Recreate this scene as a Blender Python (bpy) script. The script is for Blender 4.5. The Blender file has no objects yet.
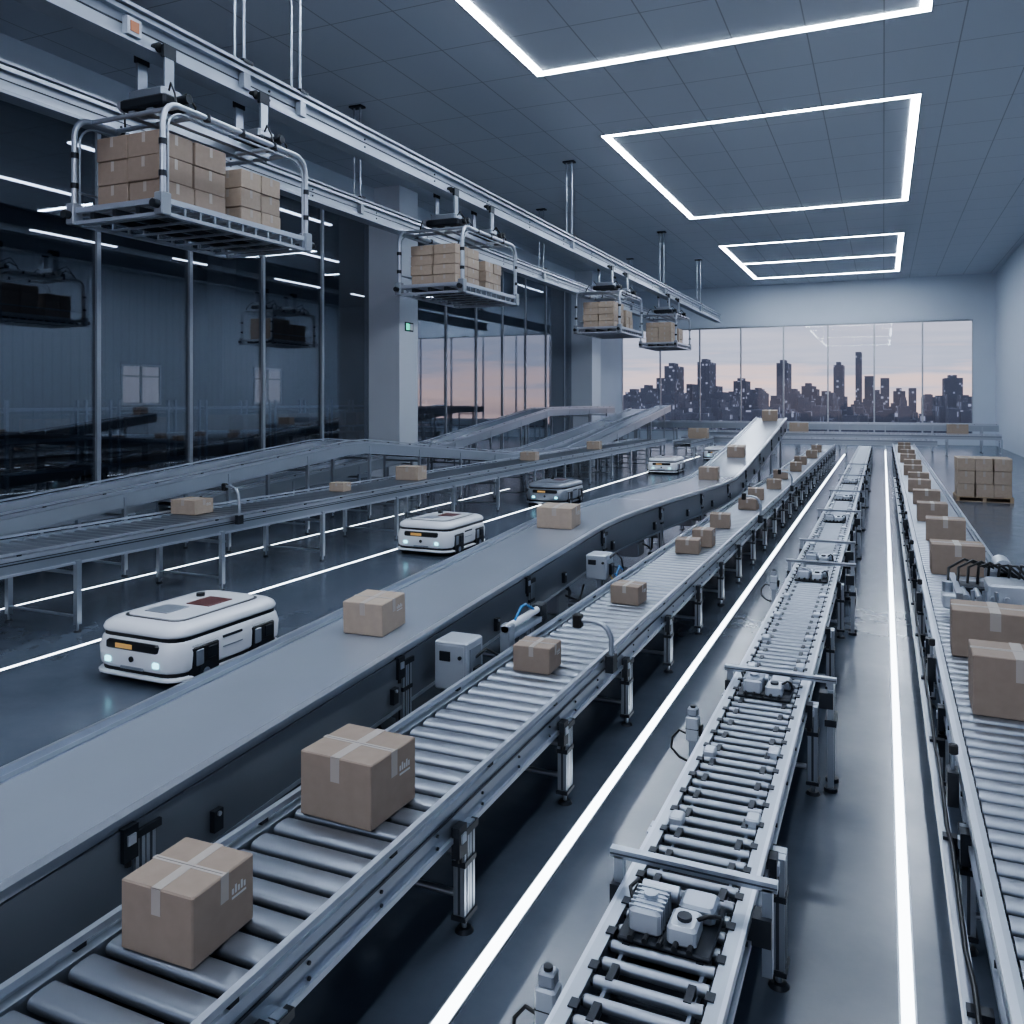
import bpy, math, random
from mathutils import Vector, Matrix
random.seed(7)
A=math.radians(23.8)
# ---------------------------------------------------------------- materials
def newmat(n):
    m=bpy.data.materials.new(n); m.use_nodes=True
    nt=m.node_tree; b=nt.nodes['Principled BSDF']; return m,nt,b
def M(n,col,metal=0,rough=.5,emit=None,es=0,noise=0,nscale=8,bump=0,spec=.5):
    m,nt,b=newmat(n)
    b.inputs['Base Color'].default_value=(*col,1)
    b.inputs['Metallic'].default_value=metal
    b.inputs['Roughness'].default_value=rough
    b.inputs['Specular IOR Level'].default_value=spec
    if emit:
        b.inputs['Emission Color'].default_value=(*emit,1); b.inputs['Emission Strength'].default_value=es
    if noise or bump:
        tc=nt.nodes.new('ShaderNodeTexCoord'); no=nt.nodes.new('ShaderNodeTexNoise')
        no.inputs['Scale'].default_value=nscale; no.inputs['Detail'].default_value=4
        nt.links.new(tc.outputs['Object'],no.inputs['Vector'])
        if noise:
            r=nt.nodes.new('ShaderNodeMapRange')
            r.inputs[3].default_value=1-noise; r.inputs[4].default_value=1+noise
            nt.links.new(no.outputs['Fac'],r.inputs[0])
            mx=nt.nodes.new('ShaderNodeVectorMath'); mx.operation='SCALE'
            mx.inputs[0].default_value=col; nt.links.new(r.outputs[0],mx.inputs['Scale'])
            nt.links.new(mx.outputs[0],b.inputs['Base Color'])
        if bump:
            bp=nt.nodes.new('ShaderNodeBump'); bp.inputs['Strength'].default_value=bump
            nt.links.new(no.outputs['Fac'],bp.inputs['Height']); nt.links.new(bp.outputs[0],b.inputs['Normal'])
    return m
alu=M('brushed_aluminium',(.43,.47,.53),.8,.32)
alu_l=M('light_aluminium',(.56,.60,.67),.75,.3)
rail_m=M('crane_rail_paint',(.42,.46,.52),.35,.4)
roller_m=M('roller_steel',(.30,.325,.37),.75,.33)
roller2_m=M('roller_zinc',(.38,.41,.46),.8,.3)
panel_m=M('painted_side_panel',(.17,.19,.225),.4,.36,noise=.06,nscale=2)
panel2_m=M('galvanised_side_panel',(.38,.42,.48),.5,.35,noise=.06,nscale=2)
belt_m=M('belt_rubber',(.36,.39,.45),.3,.22,noise=.05,nscale=1.5)
dark_m=M('dark_steel',(.035,.04,.05),.5,.45)
black_m=M('black_plastic',(.012,.013,.015),0,.35)
slot_shade_m=M('painted_slot_shade',(.07,.08,.10),.5,.5)  # dark strip colour stands in for shade inside uncut profile slots
card_m=M('cardboard',(.32,.25,.20),0,.75,noise=.12,nscale=14,bump=.04)
card2_m=M('cardboard_pale',(.44,.355,.28),0,.75,noise=.12,nscale=14)
tape_m=M('packing_tape',(.45,.40,.36),0,.35)
ink_m=M('print_ink',(.14,.13,.14),0,.6)
label_m=M('paper_label',(.60,.59,.58),0,.6)
white_m=M('white_shell',(.86,.88,.92),0,.2)
grey_m=M('grey_shell',(.34,.37,.42),.4,.3)
motor_m=M('motor_casting',(.54,.58,.64),.4,.35)
wall_m=M('wall_paint',(.58,.64,.72),0,.6,noise=.04,nscale=.6)
col_m=M('column_paint',(.74,.79,.86),0,.55,noise=.04,nscale=.8)
led_m=M('led_diffuser',(.9,.95,1),0,.5,emit=(.80,.885,1),es=42)
strip_m=M('floor_light_strip',(.9,.95,1),0,.5,emit=(.86,.93,1),es=6)
wood_m=M('pallet_wood',(.42,.32,.22),0,.8,noise=.15,nscale=10)
orange_m=M('orange_label',(.45,.18,.09),0,.5)
green_m=M('green_sign',(.02,.3,.2),0,.5,emit=(.1,.9,.6),es=1.2)
teal_m=M('robot_lamp',(.3,.8,.9),0,.3,emit=(.3,.85,1),es=2.5)
amber_m=M('amber_badge',(.6,.35,.12),0,.4,emit=(1,.6,.2),es=.2)
red_m=M('dark_red_panel',(.13,.04,.035),0,.3)
blue_m=M('blue_cable',(.05,.25,.55),0,.4)
yellow_m=M('yellow_cable',(.6,.45,.08),0,.4)

# floor
floor_m,nt,b=newmat('polished_concrete')
tc=nt.nodes.new('ShaderNodeTexCoord')
n1=nt.nodes.new('ShaderNodeTexNoise'); n1.inputs['Scale'].default_value=.6; n1.inputs['Detail'].default_value=10; n1.inputs['Roughness'].default_value=.65
nt.links.new(tc.outputs['Object'],n1.inputs['Vector'])
cr=nt.nodes.new('ShaderNodeValToRGB'); cr.color_ramp.elements[0].position=.3; cr.color_ramp.elements[1].position=.7
cr.color_ramp.elements[0].color=(.070,.086,.115,1); cr.color_ramp.elements[1].color=(.125,.146,.185,1)
nt.links.new(n1.outputs['Fac'],cr.inputs[0]); nt.links.new(cr.outputs[0],b.inputs['Base Color'])
n2=nt.nodes.new('ShaderNodeTexNoise'); n2.inputs['Scale'].default_value=3; n2.inputs['Detail'].default_value=6
nt.links.new(tc.outputs['Object'],n2.inputs['Vector'])
mr=nt.nodes.new('ShaderNodeMapRange'); mr.inputs[3].default_value=.12; mr.inputs[4].default_value=.30
nt.links.new(n2.outputs['Fac'],mr.inputs[0]); nt.links.new(mr.outputs[0],b.inputs['Roughness'])
b.inputs['Specular IOR Level'].default_value=.65

def gridmat(name,base,line,sx,sy,axes,w=.02,rough=.6):
    m,nt,b=newmat(name)
    g=nt.nodes.new('ShaderNodeNewGeometry'); s=nt.nodes.new('ShaderNodeSeparateXYZ')
    nt.links.new(g.outputs['Position'],s.inputs[0])
    outs=[]
    for ax,sz in zip(axes,(sx,sy)):
        d=nt.nodes.new('ShaderNodeMath'); d.operation='DIVIDE'; d.inputs[1].default_value=sz
        nt.links.new(s.outputs[ax],d.inputs[0])
        f=nt.nodes.new('ShaderNodeMath'); f.operation='FRACT'; nt.links.new(d.outputs[0],f.inputs[0])
        c=nt.nodes.new('ShaderNodeMath'); c.operation='LESS_THAN'; c.inputs[1].default_value=w/sz
        nt.links.new(f.outputs[0],c.inputs[0]); outs.append(c)
    mx=nt.nodes.new('ShaderNodeMath'); mx.operation='MAXIMUM'
    nt.links.new(outs[0].outputs[0],mx.inputs[0]); nt.links.new(outs[1].outputs[0],mx.inputs[1])
    mc=nt.nodes.new('ShaderNodeMix'); mc.data_type='RGBA'
    mc.inputs[6].default_value=(*base,1); mc.inputs[7].default_value=(*line,1)
    nt.links.new(mx.outputs[0],mc.inputs[0]); nt.links.new(mc.outputs[2],b.inputs['Base Color'])
    b.inputs['Roughness'].default_value=rough
    return m
ceil_m=gridmat('ceiling_tiles',(.56,.60,.665),(.31,.34,.385),1.6,2.2,(0,1),.03,.45)
rwall_m=gridmat('wall_cladding',(.56,.62,.70),(.38,.43,.50),.6,50,(1,2),.03,.6)

def glassmat(name,tint,fac,gl,rough=.02):
    m=bpy.data.materials.new(name); m.use_nodes=True; nt=m.node_tree; nt.nodes.clear()
    o=nt.nodes.new('ShaderNodeOutputMaterial'); t=nt.nodes.new('ShaderNodeBsdfTransparent'); g=nt.nodes.new('ShaderNodeBsdfGlossy')
    t.inputs[0].default_value=(*tint,1); g.inputs[0].default_value=(*gl,1); g.inputs['Roughness'].default_value=rough
    mx=nt.nodes.new('ShaderNodeMixShader'); mx.inputs[0].default_value=fac
    nt.links.new(t.outputs[0],mx.inputs[1]); nt.links.new(g.outputs[0],mx.inputs[2]); nt.links.new(mx.outputs[0],o.inputs[0])
    return m
glass_dark=glassmat('tinted_partition_glass',(.62,.65,.70),.27,(.70,.74,.80))
glass_end=glassmat('reflective_partition_glass',(.58,.62,.68),.45,(.74,.77,.82))
glass_clear=glassmat('window_glass',(.95,.96,.98),.02,(.8,.85,.9))

city_m,nt,b=newmat('city_facade_haze')
b.inputs['Base Color'].default_value=(.055,.065,.10,1); b.inputs['Roughness'].default_value=.8
g=nt.nodes.new('ShaderNodeNewGeometry')
vm=nt.nodes.new('ShaderNodeVectorMath'); vm.operation='MULTIPLY'; vm.inputs[1].default_value=(.8,.8,.8); nt.links.new(g.outputs['Position'],vm.inputs[0])
fl=nt.nodes.new('ShaderNodeVectorMath'); fl.operation='FLOOR'; nt.links.new(vm.outputs[0],fl.inputs[0])
wn=nt.nodes.new('ShaderNodeTexWhiteNoise'); nt.links.new(fl.outputs[0],wn.inputs['Vector'])
gt=nt.nodes.new('ShaderNodeMath'); gt.operation='GREATER_THAN'; gt.inputs[1].default_value=.96; nt.links.new(wn.outputs['Value'],gt.inputs[0])
ml=nt.nodes.new('ShaderNodeMath'); ml.operation='MULTIPLY_ADD'; ml.inputs[1].default_value=.4; ml.inputs[2].default_value=.07; nt.links.new(gt.outputs[0],ml.inputs[0])  # constant emission term paints bluish haze over the facades
b.inputs['Emission Color'].default_value=(.70,.74,1,1); nt.links.new(ml.outputs[0],b.inputs['Emission Strength'])
cityground_m=M('city_ground',(.05,.055,.075),0,.9)

# ---------------------------------------------------------------- builder
class B:
    def __init__(s,name): s.n=name; s.v=[]; s.f=[]; s.m=[]; s.sm=[]; s.mats=[]
    def mi(s,m):
        if m not in s.mats: s.mats.append(m)
        return s.mats.index(m)
    def add(s,vs,fs,mat,smooth=False):
        o=len(s.v); s.v+= [tuple(v) for v in vs]; k=s.mi(mat)
        for f in fs: s.f.append([i+o for i in f]); s.m.append(k); s.sm.append(smooth)
    def hexa(s,p,mat):
        s.add(p,[(3,2,1,0),(4,5,6,7),(0,1,5,4),(1,2,6,5),(2,3,7,6),(3,0,4,7)],mat)
    def box(s,x0,x1,y0,y1,z0,z1,mat):
        s.hexa([(x0,y0,z0),(x1,y0,z0),(x1,y1,z0),(x0,y1,z0),(x0,y0,z1),(x1,y0,z1),(x1,y1,z1),(x0,y1,z1)],mat)
    def cb(s,x,y,z,sx,sy,sz,mat): s.box(x-sx/2,x+sx/2,y-sy/2,y+sy/2,z-sz/2,z+sz/2,mat)
    def rbox(s,x0,x1,y0,y1,z0,z1,c,mat):
        vs=[];rings=[(z0,c),(z0+c,0),(z1-c,0),(z1,c)]
        for z,i in rings:
            X0,X1,Y0,Y1=x0+i,x1-i,y0+i,y1-i
            vs+=[(X0+c,Y0,z),(X1-c,Y0,z),(X1,Y0+c,z),(X1,Y1-c,z),(X1-c,Y1,z),(X0+c,Y1,z),(X0,Y1-c,z),(X0,Y0+c,z)]
        fs=[tuple(range(7,-1,-1)),tuple(range(24,32))]
        for r in range(3):
            for i in range(8): j=(i+1)%8; fs.append((r*8+i,r*8+j,r*8+8+j,r*8+8+i))
        s.add(vs,fs,mat)
    def cyl(s,p0,p1,r,mat,n=10,r1=None,caps=True):
        p0=Vector(p0);p1=Vector(p1); d=(p1-p0).normalized()
        a=d.orthogonal().normalized(); b2=d.cross(a); r1=r if r1 is None else r1
        vs=[];
        for p,rr in ((p0,r),(p1,r1)):
            for i in range(n):
                t=2*math.pi*i/n; vs.append(p+a*math.cos(t)*rr+b2*math.sin(t)*rr)
        s.add(vs,[(i,(i+1)%n,n+(i+1)%n,n+i) for i in range(n)],mat,True)
        if caps: s.add(vs,[tuple(range(n-1,-1,-1)),tuple(range(n,2*n))],mat)
    def slat(s,p0,p1,d,hw,hh,mat):
        # flattened, round-edged carrying slat spanning p0-p1; d = travel direction
        up=Vector((0,0,1)); prof=[]
        for k in range(16):
            t=2*math.pi*k/16; c,q=math.cos(t),math.sin(t)
            prof.append((math.copysign(abs(c)**.55,c)*hw,math.copysign(abs(q)**.7,q)*hh))
        vs=[]
        for p in (p0,p1):
            for a,z in prof: vs.append(p+d*a+up*z)
        n=16
        s.add(vs,[(i,(i+1)%n,n+(i+1)%n,n+i) for i in range(n)],mat,True)
        s.add(vs,[tuple(range(n-1,-1,-1)),tuple(range(n,2*n))],mat)
    def tube(s,pts,r,mat,n=8):
        pts=[Vector(p) for p in pts]; vs=[]; 
        d0=(pts[1]-pts[0]).normalized(); a=d0.orthogonal().normalized()
        for i,p in enumerate(pts):
            d=(pts[min(i+1,len(pts)-1)]-pts[max(i-1,0)]).normalized()
            a=(a-d*a.dot(d)).normalized(); b2=d.cross(a)
            for k in range(n):
                t=2*math.pi*k/n; vs.append(p+a*math.cos(t)*r+b2*math.sin(t)*r)
        fs=[]
        for i in range(len(pts)-1):
            for k in range(n): j=(k+1)%n; fs.append((i*n+k,i*n+j,i*n+n+j,i*n+n+k))
        s.add(vs,fs,mat,True)
        L=(len(pts)-1)*n
        s.add(vs,[tuple(range(n-1,-1,-1)),tuple(range(L,L+n))],mat)
    def sweep(s,path,o0,o1,z0,z1,mat):
        fr=frames(path); vs=[]
        for p,n in fr:
            for o,z in ((o0,z0),(o1,z0),(o1,z1),(o0,z1)):
                vs.append((p.x+n.x*o,p.y+n.y*o,p.z+z))
        fs=[(0,1,2,3)]; k=len(fr)
        for i in range(k-1):
            for q in range(4):
                r=(q+1)%4; fs.append((i*4+q,i*4+4+q,i*4+4+r,i*4+r))
        e=(k-1)*4; fs.append((e+3,e+2,e+1,e)); s.add(vs,fs,mat)
    def done(s,parent=None,loc=None,rot=0,bevel=0,seg=3,subs=0):
        me=bpy.data.meshes.new(s.n); me.from_pydata(s.v,[],s.f); me.update()
        for m in s.mats: me.materials.append(m)
        me.polygons.foreach_set('material_index',s.m); me.polygons.foreach_set('use_smooth',s.sm)
        o=bpy.data.objects.new(s.n,me); bpy.context.scene.collection.objects.link(o)
        if loc: o.location=loc
        o.rotation_euler[2]=rot
        if parent: o.parent=parent
        if bevel:
            md=o.modifiers.new('bevel','BEVEL'); md.width=bevel; md.segments=seg; md.limit_method='ANGLE'; md.angle_limit=math.radians(35)
            me.polygons.foreach_set('use_smooth',[True]*len(me.polygons))
        return o
def frames(path):
    P=[Vector(p) for p in path]; out=[]
    for i,p in enumerate(P):
        d=P[min(i+1,len(P)-1)]-P[max(i-1,0)]; d.z=0; d.normalize()
        out.append((p,Vector((d.y,-d.x,0))))
    return out
def sample(path,s):
    P=[Vector(p) for p in path]
    for i in range(len(P)-1):
        L=(P[i+1]-P[i]).length
        if s<=L or i==len(P)-2:
            t=min(s/L,1); d=(P[i+1]-P[i]).normalized(); p=P[i].lerp(P[i+1],t)
            h=Vector((d.x,d.y,0)).normalized(); return p,Vector((h.y,-h.x,0)),d
        s-=L
def plen(path): return sum((Vector(path[i+1])-Vector(path[i])).length for i in range(len(path)-1))
def empty(name,loc=(0,0,0),rot=0):
    e=bpy.data.objects.new(name,None); e.location=loc; e.rotation_euler[2]=rot
    e.empty_display_size=.2; bpy.context.scene.collection.objects.link(e); return e

# ---------------------------------------------------------------- conveyors
def leg(b,x,y,top,det=2,s=.07,side=1):
    if det>1:
        for k in (-1,1):
            yc=y+k*.034
            b.box(x-s/2,x+s/2,yc-.03,yc+.03,.1,top,alu)
            b.box(x-s/2-.001,x-s/2+.002,yc-.008,yc+.008,.12,top-.02,slot_shade_m)
            b.box(x+s/2-.002,x+s/2+.001,yc-.008,yc+.008,.12,top-.02,slot_shade_m)
            b.box(x-.008,x+.008,yc+k*.03-.001,yc+k*.03+.001,.12,top-.02,slot_shade_m)
        b.box(x-s*.65,x+s*.65,y-.075,y+.075,.09,.115,dark_m)
        b.box(x-s*.6,x+s*.6,y-.07,y+.07,top-.22,top-.19,dark_m)
    else: b.box(x-s/2,x+s/2,y-s/2,y+s/2,.1,top,alu)
    b.cyl((x,y,.02),(x,y,.12),.016,alu,8)
    b.cyl((x,y,0),(x,y,.022),.055,dark_m,12,.04)
def conveyor(name,path,w,kind='roller',leg_step=2.2,leg0=.6,pitch=.17,r=.055,rail=.17,panel=0,det=2,legs=True,guide=True,legx=0,minleg=.35,rn=12,rmat=None,pmat=None,hw=0):
    b=B(name); h=w/2; t=.05
    L=plen(path)
    for sd in (-1,1):
        a0,a1=(h-t,h) if sd>0 else (-h,-h+t)
        b.sweep(path,a0,a1,-rail,.012,alu)
        f0,f1=(h,h+.018) if sd>0 else (-h-.018,-h)
        b.sweep(path,f0,f1,-.035,.012,alu_l); b.sweep(path,f0,f1,-rail,-rail+.03,alu_l)
        g0,g1=(h,h+.004) if sd>0 else (-h-.004,-h)
        b.sweep(path,g0,g1,-.085,-.07,slot_shade_m)
        b.sweep(path,g0,g1,-.05,-.04,slot_shade_m)
        if guide:
            q0,q1=(h-.012,h+.02) if sd>0 else (-h-.02,-h+.012)
            b.sweep(path,q0,q1,.035,.065,alu_l)
            s=.4
            while s<L:
                p,n,d=sample(path,s); q=p+n*sd*(h+.004); b.cb(q.x,q.y,q.z+.02,.024,.05,.035,dark_m); s+=1.1
        if panel:
            p0,p1=(h-.01,h+.03) if sd>0 else (-h-.03,-h+.01)
            b.sweep(path,p0,p1,-panel,-.04,pmat or panel_m)
            b.sweep(path,p0-.005,p1+.005,-panel-.03,-panel,alu)
            s=.8
            while s<L and det>1:
                p,n,d=sample(path,s); q=p+n*sd*(h+.045); b.cb(q.x,q.y,q.z-panel+.12,.04,.07,.12,dark_m)
                b.cyl(q+Vector((0,0,-panel+.16)),q+n*sd*.03+Vector((0,0,-panel+.16)),.014,alu_l,8)
                s+=1.9
    if kind=='roller':
        s=pitch/2
        while s<L:
            p,n,d=sample(path,s)
            if hw:
                c=p-Vector((0,0,r-.005)); b.slat(c-n*(h-t-.012),c+n*(h-t-.012),d,hw,r,rmat or roller_m)
            else:
                c=p-Vector((0,0,r-.005)); b.cyl(c-n*(h-t-.012),c+n*(h-t-.012),r,rmat or roller_m,rn)
            if det>1:
                for k in (-1,1): b.cyl(c+n*k*(h-t-.014),c+n*k*(h-t+.002),.018,dark_m,6)
            s+=pitch
        if det>1: b.sweep(path,-h+t,h-t,-rail+.02,-rail+.03,dark_m)
    else:
        b.sweep(path,-h+t,h-t,-.06,.0,belt_m)
        b.sweep(path,-h+t,h-t,-.14,-.10,dark_m)
    s=.3
    while s<L:
        p,n,d=sample(path,s)
        c=p+Vector((0,0,-rail+.02))
        b.cyl(c-n*(h-t),c+n*(h-t),.022,dark_m,6)
        if det>1:
            for sd in (-1,1):
                for dz in (-.11,-rail+.045):
                    q=p+n*sd*(h)+Vector((0,0,dz)); b.cyl(q,q+n*sd*.01,.009,dark_m,6)
        s+=.55
    if legs:
        s=leg0
        while s<L:
            p,n,d=sample(path,s); base=p.z-rail-max(0,panel-rail)
            if base>minleg:
                for sd in (-1,1):
                    q=p+n*sd*(h+.01+legx)
                    leg(b,q.x,q.y,p.z-rail+.05 if not panel else p.z-.1,det)
                    if det>1:
                        q2=p+n*sd*(h+.03)
                        b.cb(q2.x,q2.y-.1,p.z-rail-.0,.05,.09,.17,dark_m)
                        b.cb(q2.x+n.x*sd*.028,q2.y-.1,p.z-rail+.02,.012,.05,.05,alu_l)
                        b.cb(q2.x,q2.y+.02,p.z-rail+.02,.04,.16,.04,dark_m)
                        b.cyl((q2.x,q2.y-.1,p.z-rail-.12),(q2.x,q2.y-.1,p.z-rail-.06),.02,black_m,8)
                q0=p-n*h;q1=p+n*h
                b.cyl((q0.x,q0.y,base-.12),(q1.x,q1.y,base-.12),.025,alu,8)
                b.cyl((q0.x,q0.y,.2),(q1.x,q1.y,.2),.02,alu,8)
            s+=leg_step
    return b
def smooth_path(pts,n=8):
    P=[Vector(p) for p in pts]; out=[]
    for i in range(len(P)-1):
        p0=P[max(i-1,0)];p1=P[i];p2=P[i+1];p3=P[min(i+2,len(P)-1)]
        for k in range(n):
            t=k/n; out.append(.5*((2*p1)+(p2-p0)*t+(2*p0-5*p1+4*p2-p3)*t*t+(-p0+3*p1-3*p2+p3)*t**3))
    out.append(P[-1]); return [tuple(p) for p in out]

ZM=.78
conveyor('roller_conveyor',[(-2.57,.9,ZM),(-2.57,44,ZM)],.78,leg_step=1.65,leg0=1.7,pitch=.172,r=.03,rail=.22,hw=.066).done()
b=conveyor('narrow_roller_conveyor',[(-.81,1.2,ZM),(-.81,44,ZM)],.54,leg_step=2.3,leg0=3.3,pitch=.115,r=.024,guide=False,legx=.04,rail=.15,rmat=roller2_m)
y=1.3
while y<30:
    for x in (-1.035,-.585): b.cb(x,y,ZM+.008,.035,.05,.02,dark_m)
    for x in (-.96,-.66): b.cb(x,y,ZM-.01,.03,.10,.035,dark_m)
    y+=.23
y=1.65
while y<30:
    if min(abs(y-m) for m in (3.5,6.6,11,12.2,16.4,20,24))>.45:
        b.rbox(-1.03,-.96,y-.05,y+.05,ZM-.02,ZM+.04,.008,motor_m); b.rbox(-.66,-.59,y+.1,y+.2,ZM-.02,ZM+.035,.008,motor_m)
    y+=.92
b.sweep([(-.81,1.2,ZM),(-.81,44,ZM)],-.17,-.155,-.08,-.03,alu); b.sweep([(-.81,1.2,ZM),(-.81,44,ZM)],.155,.17,-.08,-.03,alu)
b.done()
conveyor('wide_roller_conveyor',[(.90,1.5,ZM),(.90,46,ZM)],.94,leg_step=2.0,leg0=1.7,pitch=.16,r=.03,hw=.06).done()
bp=[(-4.0,1.0,.79),(-4.0,5,.98),(-4.0,9.5,1.2),(-3.97,11.5,1.29),(-3.8,14,1.3),(-3.67,16.5,1.25),(-3.62,19,1.2),(-3.62,21,1.27),(-3.62,26,1.78),(-3.62,31,2.35)]
bpath=smooth_path(bp,5)
b=conveyor('belt_conveyor',bpath,.98,'belt',leg_step=2.6,leg0=2.2,rail=.12,panel=.42,guide=False,minleg=.1)
b.sweep(bpath,-.53,-.50,0,.05,alu_l); b.sweep(bpath,.47,.53,.0,.03,alu_l)
# drive gearboxes and cable runs slung beneath
for yy,zz in ((5.2,.35),(9.6,.55),(13.2,.62),(17.3,.55)):
    b.rbox(-3.9,-3.55,yy-.18,yy+.18,zz-.12,zz+.12,.02,grey_m); b.cyl((-3.72,yy+.18,zz),(-3.72,yy+.5,zz),.09,dark_m,14)
    b.tube([(-3.6,yy,zz+.1),(-3.5,yy+.15,zz+.02),(-3.52,yy+.5,zz-.1),(-3.6,yy+.9,zz+.02)],.014,black_m,6)
b.done()
conveyor('roller_conveyor',[(-10.2,1,1.1),(-10.2,40,1.1)],1.3,leg_step=2.6,leg0=1.5,pitch=.2,r=.06,rail=.22,det=1,rn=8,rmat=roller2_m).done()
bl=[(-12.4,2,.78),(-12.4,17.0,1.96),(-12.4,17.8,1.96),(-12.4,27,1.12),(-12.4,30,1.1),(-12.4,46,2.5)]
conveyor('inclined_belt_conveyor',bl,1.1,'belt',leg_step=2.5,leg0=1.0,rail=.3,panel=.26,det=1,pmat=panel2_m).done()
conveyor('inclined_belt_conveyor',[(-11.34,27,1.0),(-11.34,32,1.1),(-11.34,47,2.7)],.72,'belt',leg_step=3,rail=.25,panel=.3,det=1,guide=False,pmat=panel2_m).done()
conveyor('inclined_belt_conveyor',[(-14.4,14,.8),(-14.4,26,1.5),(-14.4,36,2.6),(-14.4,46,2.6)],.9,'belt',leg_step=3,rail=.3,panel=.3,det=1,pmat=panel2_m).done()
conveyor('roller_conveyor',[(-14.9,2,.9),(-14.9,13,.9)],1.0,leg_step=3,pitch=.2,r=.05,rail=.3,det=1,rn=8).done()
conveyor('cross_roller_conveyor',[(-10,50.5,1.15),(5.6,50.5,1.15)],1.0,leg_step=2.5,pitch=.25,r=.05,rail=.25,det=1,rn=8).done()
conveyor('cross_roller_conveyor',[(-10.5,48,.95),(2.5,48,.95)],.8,leg_step=2.2,pitch=.25,r=.05,rail=.3,det=1,rn=8).done()
conveyor('cross_belt_conveyor',[(-15.5,54.5,1.6),(5.9,54.5,1.6)],.9,'belt',leg_step=2.5,rail=.3,panel=.35,det=1,pmat=panel2_m).done()
conveyor('roller_conveyor',[(-5.6,33,.9),(-5.6,47,.9)],.9,leg_step=2.5,pitch=.25,r=.05,rail=.25,det=1,rn=8).done()
conveyor('roller_conveyor',[(-9.0,41,.95),(-9.0,47,.95)],.9,leg_step=2.5,pitch=.25,r=.05,rail=.25,det=1,rn=8).done()

# ---------------------------------------------------------------- cartons
def carton(x,y,z,w,l,h,rot=0,mat=None,name='cardboard_box',label=True):
    b=B(name); m=mat or card_m; c=.006
    b.rbox(-w/2,w/2,-l/2,l/2,0,h,c,m)
    e=.0015; tw=.05*w/.4
    b.box(-tw/2,tw/2,-l/2-e,l/2+e,h-.002,h+e,tape_m)
    b.box(-tw/2,tw/2,-l/2-e,-l/2+.001,h*.62,h+e,tape_m)
    b.box(-w/2-e,w/2+e,-tw*.3,tw*.3,h-.002,h+e*.8,tape_m)
    b.box(w/2-.001,w/2+e,-tw/2,tw/2,h*.6,h+e,tape_m)
    b.box(-w/2+.01,w/2-.01,-.002,.002,h,h+.0018,ink_m)
    if label:
        z0=h*.62
        for k in range(5):
            yy=l*.12+k*l*.05
            b.box(w/2-.001,w/2+e,yy,yy+l*.03,z0,z0+h*(.08+.04*(k%2)),label_m)
        b.box(w/2-.001,w/2+e,l*.12,l*.36,z0-h*.07,z0-h*.04,label_m)
    return b.done(loc=(x,y,z),rot=rot)
T=ZM+.006
for a in [(-2.64,2.66,.37,.36,.28,.03),(-2.62,3.87,.46,.42,.34,-.04),(-2.62,6.46,.32,.29,.21,.02),(-2.56,8.98,.32,.3,.2,-.05),
          (-2.6,12.25,.34,.3,.2,.1),(-2.5,12.9,.3,.3,.26,0),(-2.6,14.9,.34,.3,.24,.1),(-2.5,17.6,.36,.3,.22,-.1),(-2.6,19.4,.34,.35,.25,.1),
          (-2.5,21.9,.36,.3,.24,.1),(-2.65,24.8,.4,.35,.24,.1),(-2.5,27.6,.34,.4,.28,.1),(-2.6,30.5,.4,.35,.28,0),(-2.5,34,.4,.4,.3,0),(-2.6,38,.4,.4,.3,0)]:
    carton(a[0],a[1],T,a[2],a[3],a[4],a[5])
def zb(y):
    for i in range(len(bpath)-1):
        if bpath[i][1]<=y<=bpath[i+1][1]:
            t=(y-bpath[i][1])/(bpath[i+1][1]-bpath[i][1]); return bpath[i][2]*(1-t)+bpath[i+1][2]*t
for x,y,w,l,h,s in [(-4.0,6.15,.38,.4,.27,.05),(-4.08,10.85,.5,.42,.28,.05),(-3.62,19.3,.42,.4,.28,.0),(-3.62,23.2,.45,.45,.28,.1),(-3.62,30.5,.5,.45,.35,.1)]:
    o=carton(x,y,zb(y)+.004,w,l,h,.05,card2_m if y<12 else None)
    o.rotation_euler[0]=math.atan(s)
for x,y,w,l,h in [(.88,6.95,.6,.45,.42),(.88,8.42,.66,.45,.40),(.86,12.2,.6,.45,.38),(.9,15.0,.56,.45,.34),(.82,17.3,.5,.4,.33),(.84,20,.52,.4,.3),
                  (.8,22.6,.5,.4,.3),(.86,25,.5,.4,.28),(.8,27.5,.5,.4,.3),(.86,30,.5,.4,.3),(.8,33,.5,.4,.3),(.86,36,.5,.4,.3),(.8,39,.5,.4,.3),(.86,42,.5,.4,.3)]:
    carton(x,y,T,w,l,h,random.uniform(-.05,.05))
for x,y,w,l,h in [(-10.6,10.75,.5,.45,.24),(-10.3,17.4,.6,.45,.32),(-10.35,14.6,.34,.3,.18),(-10.2,24.5,.5,.4,.26),(-10.2,31,.5,.4,.3)]:
    carton(x,y,1.107,w,l,h,.05,card2_m)
for x,y,z in [(3.6,50.5,1.157),(-4.4,50.5,1.157),(-9,45,.957)]:
    carton(x,y,z,1.0,.6,.55,0,card2_m)

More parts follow.
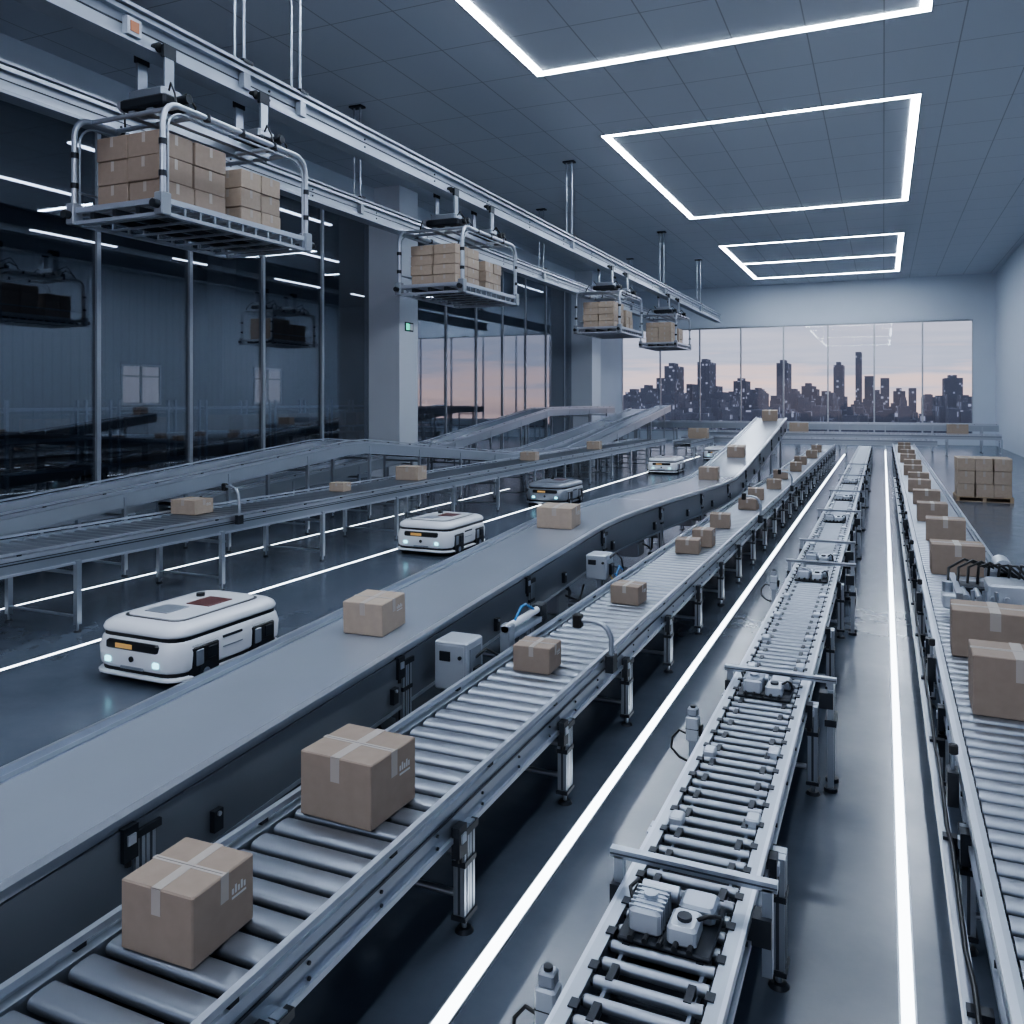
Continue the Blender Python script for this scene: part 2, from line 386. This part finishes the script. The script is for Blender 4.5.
b=B('pallet')
for i in range(7): b.box(-.75,.75,-.6+i*.18,-.6+i*.18+.12,.12,.145,wood_m)
for x in (-.7,0,.7):
    b.box(x-.05,x+.05,-.6,.6,.02,.12,wood_m)
b.box(-.75,.75,-.6,.6,0,.02,wood_m)
b.done(loc=(2.72,28.8,0))
def stack(name,nx,ny,nz,w,l,h,loc,mat,g=.012,parent=None):
    b=B(name)
    for k in range(nz):
        for i in range(nx):
            for j in range(ny):
                x=(i-(nx-1)/2)*w;y=(j-(ny-1)/2)*l
                ox=random.uniform(-.012,.012);oy=random.uniform(-.012,.012)
                b.rbox(x-w/2+g+ox,x+w/2-g+ox,y-l/2+g+oy,y+l/2-g+oy,k*h,k*h+h-.008,.01,mat)
                b.box(x-w/2+g+ox,x+w/2-g+ox,y-.02+oy,y+.02+oy,k*h+h-.009,k*h+h-.006,tape_m)
                b.box(x-.03+ox,x+.03+ox,y-l/2+g+oy-.0015,y-l/2+g+oy,k*h+h*.55,k*h+h-.01,tape_m)
                b.box(x+w/2-g+ox,x+w/2-g+ox+.0015,y-.03+oy,y+.03+oy,k*h+h*.55,k*h+h-.01,tape_m)
    return b.done(parent,loc=loc)
stack('carton_stack',3,3,3,.48,.38,.38,(2.72,28.8,.146),card2_m)

# ---------------------------------------------------------------- overhead rails & carriers
def beam(name,x,z,y0,y1,rods):
    b=B(name)
    b.box(x-.05,x+.05,y0,y1,z-.27,z+.27,rail_m)
    b.box(x-.19,x+.19,y0,y1,z+.23,z+.28,rail_m); b.box(x-.19,x+.19,y0,y1,z-.28,z-.23,rail_m)
    b.box(x+.05,x+.06,y0,y1,z-.02,z+.0,dark_m)
    b.box(x+.05,x+.15,y0,y1,z+.13,z+.20,alu)
    b.box(x+.05,x+.12,y0,y1,z-.2,z-.15,alu)
    y=y0+.4
    while y<y1:
        for dz in (-.1,.06): b.cyl((x+.05,y+.5,z+dz),(x+.07,y+.5,z+dz),.022,dark_m,8)
        y+=3
    for yr in rods:
        for dx in (-.1,.1):
            b.cyl((x+dx,yr,z+.28),(x+dx,yr,11.29),.028,alu,8)
        b.cb(x,yr,z+.3,.42,.22,.06,dark_m); b.cb(x,yr,11.27,.4,.25,.05,dark_m)
        b.cb(x+.12,yr,z-.02,.12,.16,.26,grey_m)
    return b
b=beam('overhead_rail',-10,8.4,2,56.5,[3,11.2,12.7,27.6,41,50]); b.box(-9.88,-9.78,8.7,8.95,8.2,8.45,motor_m); b.box(-9.78,-9.77,8.75,8.9,8.25,8.4,orange_m); b.done()
b=beam('overhead_rail',-13.6,8.4,2,60,[6,20,34,48]); b.done()
def arc(cy,cz,r,a0,a1,n=5): return [(cy+r*math.cos(math.radians(a0+(a1-a0)*i/n)),cz+r*math.sin(math.radians(a0+(a1-a0)*i/n))) for i in range(n+1)]
def carrier(y):
    e=empty('overhead_carrier',(-10.15,y,5.8))
    W=.88; L=3.3
    b=B('platform')
    for x in (-W,W): b.box(x-.04,x+.04,0,L,-.03,.05,alu_l); b.box(x-.05,x+.05,0,L,-.2,-.15,alu_l)
    for yy in (0.05,L-.05): b.box(-W,W,yy-.04,yy+.04,-.03,.05,alu_l); b.box(-W,W,yy-.04,yy+.04,-.2,-.15,alu_l)
    k=.2
    while k<L: 
        b.box(-W,W,k-.04,k+.04,-.05,-.01,alu); k+=.2
    for x in (-.45,0,.45): b.box(x-.04,x+.04,0,L,-.14,-.05,dark_m)
    k=.15
    while k<L:
        for x in (-W,W): b.box(x-.02,x+.02,k-.02,k+.02,-.15,-.03,alu)
        k+=.3
    k=.2
    while k<L: b.box(-W,W,k-.03,k+.03,-.19,-.16,alu); k+=.45
    for x in (-W,W):
        for yy in (-.08,L+.08): b.cyl((x,yy-.06,-.06),(x,yy+.06,-.06),.06,dark_m,10)
        for yy in (.05,L-.05): b.rbox(x-.08,x+.08,yy-.09,yy+.09,-.2,.12,.015,grey_m)
    b.done(e)
    b=B('hoop_frame'); H=1.42; r=.28
    for x in (-W,W):
        pts=[(0.05,0)]+arc(.05+r,H-r,r,180,90)+arc(L-.05-r,H-r,r,90,0)+[(L-.05,0)]
        b.tube([(x,p[0],p[1]) for p in pts],.043,alu_l,10)
        pts=[(0.14,.05)]+arc(.14+r,H-.1-r,r,180,90)+arc(L-.14-r,H-.1-r,r,90,0)+[(L-.14,.05)]
        b.tube([(x,p[0],p[1]) for p in pts],.018,alu,8)
        for yy in (.05,L-.05):
            for zz in (.35,.8): b.cyl((x,yy,zz),(x,yy,zz+.08),.058,dark_m,10)
        for yy in (.9,1.65,2.4): b.cyl((x,yy,H-.05),(x,yy,H+.05),.055,dark_m,8)
    b.cyl((-W,.05,.3),(-W,L-.05,.3),.02,alu,8)
    for yy in (.35,.8,2.5,L-.35): b.cyl((-W,yy,H),(W,yy,H),.038,alu_l,8)
    b.box(-.12,.0,.35,L-.35,H-.03,H+.07,alu); b.box(.24,.36,.35,L-.35,H-.03,H+.07,alu)
    b.done(e)
    b=B('trolley')
    for yy in (.6,2.7):
        b.rbox(-.3,.6,yy-.26,yy+.26,H+.1,H+.26,.03,dark_m)
        b.rbox(-.2,.5,yy-.2,yy+.2,H+.24,H+.4,.03,alu)
        b.cyl((-.42,yy-.1,H+.22),(-.25,yy-.1,H+.22),.09,motor_m,12); b.cyl((.55,yy+.05,H+.22),(.78,yy+.05,H+.22),.07,dark_m,12)
        for sx in (-.12,.42):
            b.box(sx-.02,sx+.02,yy-.09,yy+.09,H+.34,H+1.02,alu); b.box(sx-.03,sx+.03,yy-.12,yy+.12,H+.85,H+1.03,dark_m)
        for sx in (-.02,.32):
            b.cyl((sx-.05,yy-.12,H+.99),(sx+.05,yy-.12,H+.99),.075,black_m,12)
            b.cyl((sx-.05,yy+.12,H+.99),(sx+.05,yy+.12,H+.99),.075,black_m,12)
        b.tube([(.5,yy,H+.2),(.72,yy+.05,H+.3),(.75,yy+.2,H+.15),(.6,yy+.35,H+.05),(.3,yy+.4,H+.08)],.018,black_m,6)
        b.tube([(.4,yy,H+.3),(.62,yy-.15,H+.42),(.8,yy-.25,H+.2),(.88,yy-.3,H+.02)],.015,black_m,6)
        b.tube([(-.3,yy,H+.2),(-.55,yy+.05,H+.32),(-.7,yy+.2,H+.2),(-.8,yy+.3,H+.02)],.016,black_m,6)
        b.tube([(-.2,yy,H+.35),(-.4,yy+.2,H+.5),(-.3,yy+.5,H+.3),(-.1,yy+.7,H+.1)],.014,black_m,6)
    b.done(e)
    if y<10:
        stack('carton_stack_near',2,2,3,.64,.68,.36,(-.05,.95,.052),card_m,parent=e)
        stack('carton_stack_far',2,2,3,.6,.5,.31,(0,2.45,.052),card2_m,parent=e)
    else:
        stack('carton_stack_near',2,2,4,.64,.68,.25,(-.05,.95,.052),card2_m,parent=e)
        stack('carton_stack_far',2,2,3,.6,.5,.27,(0,2.45,.052),card2_m,parent=e)
for y in (8.8,18.0,31.2,40.8): carrier(y)

# ---------------------------------------------------------------- robots
def robot(x,y,body,rot=0):
    e=empty('warehouse_robot',(x,y,0),rot); W=.60; L=.86
    def ring(z,w,l,c):
        out=[]; n=4
        for cx,cy,a in ((w-c,-l+c,-90),(w-c,l-c,0),(-w+c,l-c,90),(-w+c,-l+c,180)):
            for i in range(n+1):
                t=math.radians(a+90*i/n); out.append((cx+c*math.cos(t),cy+c*math.sin(t),z))
        return out
    def loft(b,rs,mat):
        N=len(rs[0]); vs=sum(rs,[]); fs=[tuple(range(N-1,-1,-1)),tuple(range(len(vs)-N,len(vs)))]
        for r in range(len(rs)-1):
            for i in range(N): j=(i+1)%N; fs.append((r*N+i,r*N+j,r*N+N+j,r*N+N+i))
        b.add(vs,fs,mat)
    b=B('chassis'); loft(b,[ring(.03,W-.08,L-.08,.16),ring(.07,W-.03,L-.03,.2),ring(.16,W-.02,L-.02,.2),ring(.22,W-.04,L-.04,.2)],black_m); b.done(e,bevel=.01)
    b=B('bumper'); loft(b,[ring(.075,W,L,.22),ring(.085,W+.02,L+.02,.22),ring(.11,W+.02,L+.02,.22),ring(.12,W,L,.22)],body); b.done(e,bevel=.006,seg=2)
    b=B('shell'); loft(b,[ring(.155,W-.02,L-.02,.22),ring(.19,W+.01,L+.01,.24),ring(.36,W+.015,L+.02,.24),ring(.46,W,L-.01,.24),ring(.485,W-.02,L-.03,.22)],body); b.done(e,bevel=.012,seg=2)
    b=B('seam'); loft(b,[ring(.48,W-.025,L-.035,.2),ring(.525,W-.025,L-.035,.2)],black_m); b.done(e)
    b=B('lid'); loft(b,[ring(.52,W-.015,L-.025,.22),ring(.55,W-.005,L-.015,.22),ring(.60,W-.02,L-.04,.22),ring(.635,W-.07,L-.1,.2),ring(.65,W-.14,L-.18,.16)],body); b.done(e,bevel=.015,seg=3)
    b=B('top_details')
    loft(b,[ring(.648,W-.17,L-.21,.14),ring(.654,W-.17,L-.21,.14)],black_m)
    loft(b,[ring(.650,W-.2,L-.24,.13),ring(.662,W-.2,L-.24,.13)],body)
    b.rbox(-.1,.24,-.02,.36,.66,.672,.004,red_m); b.rbox(-.28,.05,-.45,-.12,.66,.67,.004,grey_m)
    b.cyl((-.24,.35,.66),(-.24,.35,.70),.05,black_m,14)
    b.done(e)
    b=B('wheel_pods')
    for sd in (-1,1):
        for yy in (-.46,.44):
            b.rbox(sd*W-.05,sd*W+.022,yy-.2,yy+.22,.06,.42,.03,black_m)
            b.rbox(sd*W-.0,sd*W+.03,yy-.14,yy-.03,.2,.37,.008,grey_m); b.rbox(sd*W-.0,sd*W+.03,yy+.03,yy+.16,.24,.37,.008,dark_m)
            b.cyl((sd*(W-.03),yy,.11),(sd*(W+.03),yy,.11),.11,dark_m,20)
            b.cyl((sd*(W+.02),yy,.11),(sd*(W+.036),yy,.11),.05,alu,14)
        b.box(sd*W-.005,sd*W+.018,-.2,.1,.40,.425,dark_m)
        b.box(sd*W-.005,sd*W+.022,-.2,.1,.3,.31,grey_m)
    b.done(e)
    b=B('front_face')
    b.rbox(-.37,.37,-L-.03,-L+.06,.36,.46,.02,black_m)
    b.rbox(-.22,.02,-L-.034,-L,.385,.435,.003,amber_m)
    b.rbox(-.38,-.30,-L-.035,-L+.02,.22,.28,.01,teal_m); b.rbox(.30,.38,-L-.035,-L+.02,.22,.28,.01,teal_m)
    b.rbox(-.16,.16,-L-.022,-L+.02,.17,.2,.004,grey_m)
    b.cyl((0,-L-.03,.28),(0,-L,.28),.03,black_m,12)
    b.done(e)
    return e
robot(-7.22,7.35,white_m); robot(-8.15,15.0,white_m); robot(-8.2,34.4,white_m); robot(-7.6,43,white_m)
robot(-8.75,23,grey_m)

# ---------------------------------------------------------------- conveyor-side equipment
def motor_unit(y,s=1.0):
    b=B('drive_motor')
    x=-.81;z=ZM+.008
    b.rbox(x-.19,x+.19,y-.17,y+.2,z,z+.02,.006,dark_m)
    b.rbox(x-.15,x-.02,y-.13,y+.08,z+.02,z+.12,.012,motor_m)
    for k in range(6): b.box(x-.155,x-.015,y-.11+k*.03,y-.10+k*.03,z+.03,z+.125,alu)
    b.rbox(x+.01,x+.13,y-.15,y+.0,z+.02,z+.10,.012,motor_m)
    b.rbox(x+.02,x+.17,y+.03,y+.17,z+.02,z+.09,.012,alu)
    b.cyl((x-.085,y-.02,z+.12),(x-.085,y-.02,z+.14),.03,alu,12)
    b.cyl((x+.07,y-.08,z+.10),(x+.07,y-.08,z+.115),.03,dark_m,12)
    b.cyl((x-.16,y+.14,z+.06),(x+.0,y+.14,z+.06),.035,alu_l,12)
    for k in range(5): b.cyl((x-.13+k*.06,y-.19,z+.035),(x-.13+k*.06,y-.15,z+.035),.012,black_m,8)
    b.tube([(x+.1,y-.05,z+.08),(x+.16,y-.08,z+.13),(x+.18,y-.02,z+.1),(x+.18,y+.1,z+.03)],.009,black_m,6)
    b.tube([(x-.15,y-.05,z+.08),(x-.18,y-.0,z+.13),(x-.18,y+.12,z+.1),(x-.15,y+.18,z+.03)],.009,black_m,6)
    b.done()
for y in (3.5,6.6,11.0,12.2,16.4,20,24): motor_unit(y)
def portal(y,xr=-.42,tall=.88,floor=True,xl=-1.125):
    b=B('portal_frame'); s=.022
    b.box(xl-s,xl+s,y-s,y+s,.62,tall,alu)
    b.box(xr-s,xr+s,y-s,y+s,0.03 if floor else .5,tall,alu)
    b.box(xl-s-.02,xr+s+.02,y-s,y+s,tall-.01,tall+.03,alu)
    b.box(xl-s-.02,xr+s+.02,y-s-.002,y-s,tall+.006,tall+.014,slot_shade_m)
    b.cb(xl-.01,y,.70,.05,.1,.12,dark_m); b.cb(xr-.03,y,.70,.10,.1,.12,dark_m)
    if floor:
        b.cyl((xr,y,0),(xr,y,.03),.05,dark_m,12)
        b.box(xr-s,xr+s,y+.16,y+.21,.03,.78,alu); b.box(xr-s-.02,xr+s+.02,y-.03,y+.21,.5,.55,dark_m); b.box(xr-s,xr+s,y-.03,y+.21,.74,.78,alu)
        b.cyl((xr,y+.185,0),(xr,y+.185,.03),.05,dark_m,12)
    b.done()
portal(3.8,-.46,floor=False); portal(6.9,-.37,.84); portal(11.6,-.36); portal(13.4); portal(17.2); portal(21.0); portal(25.5); portal(30)
def servo(x,y,h,name='servo_post'):
    b=B(name)
    b.cyl((x,y,0),(x,y,.02),.08,dark_m,14); b.box(x-.025,x+.025,y-.025,y+.025,.02,h-.2,alu)
    b.rbox(x-.045,x+.045,y-.045,y+.045,h-.24,h-.06,.010,motor_m)
    b.box(x-.046,x+.046,y-.046,y+.046,h-.15,h-.145,dark_m)
    b.rbox(x-.035,x+.035,y-.035,y+.035,h-.06,h,.008,grey_m)
    b.cyl((x,y,h),(x,y,h+.015),.02,dark_m,12)
    b.rbox(x+.045,x+.07,y-.03,y+.03,h-.2,h-.12,.006,black_m)
    b.tube([(x-.04,y,h-.2),(x-.10,y,h-.18),(x-.15,y,h-.24),(x-.16,y,h-.32),(x-.1,y,h-.38),(x-.03,y,h-.4)],.009,black_m,8)
    b.done()
servo(-1.25,3.2,.68); servo(-1.27,6.15,.76); servo(-1.28,11.2,.82)
def arm(x,y,z,dirx,h=.42,name='sensor_arm'):
    b=B(name)
    b.cb(x,y,z-.02,.07,.12,.14,dark_m)
    b.tube([(x,y,z-.05),(x,y,z+h*.6),(x+dirx*.03,y,z+h*.82),(x+dirx*.08,y,z+h*.95),(x+dirx*.16,y,z+h),(x+dirx*.3,y,z+h)],.022,alu,10)
    b.rbox(x+dirx*.3-.04,x+dirx*.3+.04,y-.04,y+.04,z+h-.07,z+h+.05,.01,black_m)
    b.done()
arm(-2.12,6.9,ZM,-1,.32); arm(-9.46,10.6,1.1,-1,.5); arm(-2.12,16.4,ZM,-1,.4); arm(-2.12,22.4,ZM,-1,.4)
def controlbox(x,y,z,w=.34,l=.3,h=.4):
    b=B('control_cabinet')
    b.rbox(x-w/2,x+w/2,y-l/2,y+l/2,z,z+h,.012,motor_m)
    b.box(x-w/2+.03,x+w/2-.03,y-l/2-.004,y-l/2,z+.03,z+h-.03,motor_m)
    b.rbox(x-.1,x+.0,y-l/2-.012,y-l/2,z+h*.6,z+h*.8,.003,dark_m)
    b.cyl((x+.09,y-l/2-.02,z+h*.7),(x+.09,y-l/2,z+h*.7),.016,dark_m,10)
    b.box(x+w/2,x+w/2+.006,y-.1,y+.1,z+.06,z+h-.06,grey_m)
    b.rbox(x+w/2,x+w/2+.04,y-.05,y+.07,z+.05,z+.18,.005,dark_m)
    b.box(x-.03,x+.03,y-.03,y+.03,.02,z,alu); b.cb(x,y,.01,.2,.2,.02,dark_m)
    b.tube([(x+w/2,y+.05,z+.1),(x+w/2+.05,y+.1,z+.02),(x+w/2+.06,y+.2,z+.12),(x+w/2+.06,y+.35,z+.05)],.012,blue_m,8)
    b.tube([(x+w/2,y-.02,z+.06),(x+w/2+.05,y+.05,z-.08),(x+w/2+.06,y+.2,z-.02),(x+w/2+.06,y+.4,z-.1)],.01,yellow_m,8)
    b.tube([(x+w/2,y,z+.25),(x+w/2+.05,y+.1,z+.3),(x+w/2+.06,y+.3,z+.2),(x+w/2+.05,y+.5,z-.1)],.012,black_m,8)
    b.done()
controlbox(-3.24,6.25,.62,.3); controlbox(-3.22,10.0,.80,.26,.3,.3)
b=B('pneumatic_pusher')
b.box(-3.12,-3.02,6.9,7.6,.86,.91,alu_l); b.cyl((-3.07,6.8,.97),(-3.07,7.7,.97),.035,white_m,12); b.rbox(-3.12,-3.02,7.55,7.7,.84,1.02,.01,dark_m)
b.rbox(-3.12,-3.02,6.8,6.92,.62,1.0,.01,grey_m); b.tube([(-3.06,7.0,1.0),(-3.04,7.1,1.1),(-3.08,7.3,1.08),(-3.06,7.45,1.0)],.012,blue_m,8)
b.box(-3.1,-3.04,7.2,7.26,.0,.86,alu); b.done()
b=B('label_applicator')
for yy in (9.5,10.5): b.box(1.45,1.52,yy,yy+.07,0,1.15,alu)
b.box(.75,1.52,9.98,10.06,1.0,1.06,alu); b.box(1.45,1.52,9.5,10.57,1.08,1.15,alu); b.box(.66,.72,9.4,10.5,1.03,1.09,alu)
b.rbox(.95,1.4,9.5,9.95,.93,1.18,.02,motor_m); b.rbox(.66,1.0,9.85,10.15,.95,1.08,.02,dark_m)
b.rbox(1.0,1.3,10.1,10.45,.95,1.22,.02,grey_m); b.cyl((1.15,10.1,1.24),(1.15,10.45,1.24),.09,motor_m,14)
b.rbox(.55,.8,9.5,9.8,.90,1.05,.02,motor_m); b.cyl((.6,9.65,1.05),(.6,9.65,1.15),.05,alu,12)
for k in range(4): b.cyl((.75+k*.12,9.45,1.04),(.75+k*.12,9.85,1.04),.03,alu_l,12)
for k in range(8): b.tube([(.62+k*.09,10.0,1.0),(.64+k*.09,10.15-.05*k,1.2+.02*k),(.80+k*.07,10.3-.1*k,1.28+.01*k),(1.15+k*.04,10.35-.1*k,1.15),(1.4,10.42,.9)],.014,black_m,8)
for k in range(3): b.cyl((.8+k*.1,9.35,.98),(.8+k*.1,9.35,1.14),.02,alu,10)
b.done()
b=B('cable_tray')
b.box(.30,.36,3.5,30,.42,.5,grey_m); 
for k in range(18): b.cb(.36,3.9+k*1.5,.46,.1,.06,.12,dark_m)
b.tube([(.33,3.5+i*.4,.36+.03*math.sin(i*1.3)) for i in range(40)],.014,black_m,6)
b.tube([(.34,3.5+i*.4,.56+.05*math.sin(i*2.1)) for i in range(40)],.012,black_m,6)
b.done()
def bracket(y):
    b=B('photoeye_bracket'); x=.374
    b.cb(x,y,.72,.06,.12,.2,dark_m); b.cyl((x,y,.7),(x,y,.95),.012,alu,8); b.rbox(x-.02,x+.03,y-.025,y+.025,.91,.97,.008,black_m); b.done()
for y in (5.6,8.0,10.6,13.5,17): bracket(y)

# ---------------------------------------------------------------- room shell
CH=11.3; XL=-18.5; XR=6.7; YB=63
b=B('floor'); b.box(-45,XR+.3,-14,YB+.3,-.3,0,floor_m); b.done()
b=B('ceiling'); b.box(XL-.3,XR+.3,-14,YB+.3,CH,CH+.3,ceil_m); b.done()
b=B('wall_right'); b.box(XR,XR+.3,-14,YB+.3,0,CH,rwall_m); b.done()
b=B('wall_back'); b.box(XL-.3,XR,YB,YB+.3,8.3,CH,wall_m); b.box(XL-.3,XR,YB,YB+.3,0,.7,wall_m); b.box(5.4,XR,YB,YB+.3,.7,8.3,wall_m); b.done()
b=B('window_1'); b.box(XL,5.4,YB+.1,YB+.13,.7,8.3,glass_clear)
N=8
for i in range(N+1):
    x=XL+(5.4-XL)*i/N; b.box(x-.05,x+.05,YB+.02,YB+.2,.7,8.3,alu)
b.box(XL,5.4,YB-.02,YB+.2,.66,.78,alu); b.box(XL,5.4,YB,YB+.2,8.24,8.34,alu); b.done()
b=B('window_2'); b.box(XL-.03,XL,-14,28,.15,CH-.6,glass_dark)
for i in range(14):
    yy=15.5-3.15*9+3.15*i
    if yy<27.5: b.box(XL,XL+.08,yy-.06,yy+.06,.0,CH-.5,rail_m)
b.done()
b=B('window_3'); b.box(XL-.03,XL,29.4,51.5,.15,CH-.6,glass_end)
for i in range(7): yy=31.2+3.15*i; b.box(XL,XL+.06,yy-.04,yy+.04,0,CH-.5,rail_m)
b.done()
b=B('trim_1'); b.box(XL-.1,XL+.25,-14,YB,CH-.6,CH,wall_m); b.box(XL-.1,XL+.12,-14,51.5,0,.15,alu); b.done()
b=B('column'); b.box(XL-.2,-17.1,28,29.4,0,CH,col_m); b.box(-17.1,-17.07,28.4,29.0,5.7,6.05,dark_m); b.box(-17.07,-17.06,28.45,28.7,5.75,6.0,green_m); b.box(-17.07,-17.06,28.75,28.95,5.75,6.0,white_m); b.done()
b=B('column'); b.box(XL-.2,-17.1,51.5,53.3,0,CH,col_m); b.done()
b=B('wall_left'); b.box(XL-.3,XL,53.3,YB,0,CH,wall_m); b.done()
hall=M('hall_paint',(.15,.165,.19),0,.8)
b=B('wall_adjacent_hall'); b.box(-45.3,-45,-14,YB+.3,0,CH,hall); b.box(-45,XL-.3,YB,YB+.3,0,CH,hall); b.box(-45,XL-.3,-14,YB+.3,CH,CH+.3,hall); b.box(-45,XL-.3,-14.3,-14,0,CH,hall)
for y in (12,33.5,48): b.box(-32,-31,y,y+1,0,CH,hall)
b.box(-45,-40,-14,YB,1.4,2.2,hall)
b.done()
hw=M('hall_window_pane',(.2,.2,.2),0,.5,emit=(.66,.60,.62),es=.55)
hw2=M('hall_window_frame',(.5,.5,.52),0,.5)
for i,(y,z0,z1) in enumerate([(39.5,2.8,5.2),(52,2.8,5.4)]):
    b=B('window_%d'%(4+i)); b.box(-44.98,-44.9,y,y+3.0,z0,z1,hw); b.box(-44.92,-44.85,y+1.4,y+1.6,z0,z1,dark_m); b.box(-44.92,-44.85,y,y+3.0,(z0+z1)/2+.5,(z0+z1)/2+.62,dark_m)
    b.box(-44.92,-44.8,y-.15,y+3.15,z0-.15,z0,hw2); b.box(-44.92,-44.8,y-.15,y+3.15,z1,z1+.15,hw2); b.box(-44.92,-44.8,y-.15,y,z0,z1,hw2); b.box(-44.92,-44.8,y+3,y+3.15,z0,z1,hw2); b.done()
hl=M('hall_fill_led',(.8,.85,.9),0,.5,emit=(.84,.9,1),es=10)  # added lamp rows that brighten the hall behind the glass
b=B('hall_fill_light')
for x in (-38,-30,-24):
    for y in range(-8,60,9): b.box(x,x+.15,y,y+5,CH-.06,CH,hl)
b.done()
b=B('storage_rack')
for k in range(9):
    y=10+k*4.6
    for x in (-29,-27.2):
        for yy in (0,4.2): b.box(x-.05,x+.05,y+yy-.05,y+yy+.05,0,3.0,panel2_m)
    for z in (.4,1.5,2.6): b.box(-29,-27.2,y,y+4.2,z,z+.1,panel2_m)
    for z in (.5,1.6):
        for j in range(3):
            if random.random()<.7: b.rbox(-28.8,-27.4,y+.3+j*1.3,y+1.3+j*1.3,z,z+.7,.02,card_m)
b.done()
def lframe(y0,y1,x0=-8.1,x1=.93,mid=None):
    b=B('ceiling_light'); w=.22; z0,z1=CH-.015,CH
    b.box(x0,x1,y0,y0+w,z0,z1,led_m); b.box(x0,x1,y1-w,y1,z0,z1,led_m)
    b.box(x0,x0+w,y0+w,y1-w,z0,z1,led_m); b.box(x1-w,x1,y0+w,y1-w,z0,z1,led_m)
    if mid: b.box(x0+w,x1-w,mid-w/2,mid+w/2,z0,z1,led_m)
    for (a,c,d,e2) in ((x0-.04,x1+.04,y0-.04,y0),(x0-.04,x1+.04,y1,y1+.04),(x0-.04,x0,y0,y1),(x1,x1+.04,y0,y1)): b.box(a,c,d,e2,z0-.005,z1,alu)
    b.done()
lframe(-12.2,1.2); lframe(6.6,20); lframe(25.3,38.6); lframe(46,59.5,mid=52.8)  # first frame is unseen, added behind the camera for more room light
for x,y0,y1,w in [(-1.95,-2,50,.075),(.11,-2,58,.062),(-8.95,0,45,.07),(-11.55,0,26,.06),(-5.9,17,46,.05)]:
    b=B('floor_light_strip'); b.box(x-w/2,x+w/2,y0,y1,0,.006,strip_m); b.box(x-w/2-.01,x-w/2,y0,y1,0,.008,alu); b.box(x+w/2,x+w/2+.01,y0,y1,0,.008,alu); b.done()

# ---------------------------------------------------------------- city
b=B('city_ground'); b.box(-900,700,70,1400,-42,-40,cityground_m); b.done()
b=B('city_skyline')
def bld(u0,u1,v,d,mat=city_m,base=-40):
    def xy(u,d):
        k=(u-883)/920
        x=k*d; return x,(d+x*math.sin(A))/math.cos(A)
    xa,ya=xy(u0,d); xb,_=xy(u1,d); z=3+(400-v)*d/842
    b.box(xa,xb,ya,ya+25,base,z,mat)
    if u1-u0>9:
        w=(xb-xa); b.box(xa+w*.25,xb-w*.3,ya+4,ya+18,z,z+2.2,mat)
for u0,u1,v in [(656,664,378),(664,677,366),(697,710,362),(712,717,386),(686,692,384),(733,746,381),(751,762,391),(776,788,363),(801,814,386),(812,817,389),(833,843,365),(821,829,391),(855,861,352),(864,873,376),(880,889,378),(893,905,391),(909,916,388),(922,935,397),(944,962,378),(640,650,388),(625,637,392)]:
    bld(u0,u1,v,random.uniform(560,640))
for i in range(150):
    u=random.uniform(470,985); w=random.uniform(3,13); bld(u,u+w,random.uniform(392,408),random.uniform(380,540))
for i in range(160):
    u=random.uniform(470,985); w=random.uniform(4,16); bld(u,u+w,random.uniform(406,424),random.uniform(200,360))
b.done()

# ---------------------------------------------------------------- world
w=bpy.data.worlds.new('dusk'); bpy.context.scene.world=w; w.use_nodes=True; nt=w.node_tree
bg=nt.nodes['Background']; tc=nt.nodes.new('ShaderNodeTexCoord'); sp=nt.nodes.new('ShaderNodeSeparateXYZ')
nt.links.new(tc.outputs['Generated'],sp.inputs[0])
mp=nt.nodes.new('ShaderNodeMapping'); mp.inputs['Scale'].default_value=(4,4,55); nt.links.new(tc.outputs['Generated'],mp.inputs[0])
no=nt.nodes.new('ShaderNodeTexNoise'); no.inputs['Scale'].default_value=1.6; no.inputs['Detail'].default_value=6; nt.links.new(mp.outputs[0],no.inputs['Vector'])
ma=nt.nodes.new('ShaderNodeMath'); ma.operation='MULTIPLY_ADD'; ma.inputs[1].default_value=.15; nt.links.new(no.outputs['Fac'],ma.inputs[0]); nt.links.new(sp.outputs['Z'],ma.inputs[2])
cr=nt.nodes.new('ShaderNodeValToRGB'); r=cr.color_ramp; nt.links.new(ma.outputs[0],cr.inputs[0])
r.elements[0].position=0; r.elements[0].color=(.30,.27,.33,1); r.elements[1].position=1; r.elements[1].color=(.13,.19,.30,1)
for p,c in [(.07,(.82,.60,.56)),(.10,(.70,.57,.60)),(.125,(.42,.45,.56)),(.16,(.52,.52,.61)),(.35,(.28,.34,.46))]:
    e=r.elements.new(p); e.color=(*c,1)
nt.links.new(cr.outputs[0],bg.inputs[0]); bg.inputs[1].default_value=1.45
bpy.context.scene.view_settings.look='AgX - Medium High Contrast'

# ---------------------------------------------------------------- camera
cd=bpy.data.cameras.new('camera'); cam=bpy.data.objects.new('camera',cd); bpy.context.scene.collection.objects.link(cam)
cam.location=(0,0,3); cam.rotation_euler=(math.radians(90),0,A)
cd.sensor_width=36; cd.lens=36*842/1024; cd.shift_y=-112/1024; cd.clip_end=3000; cd.clip_start=.05
bpy.context.scene.camera=cam
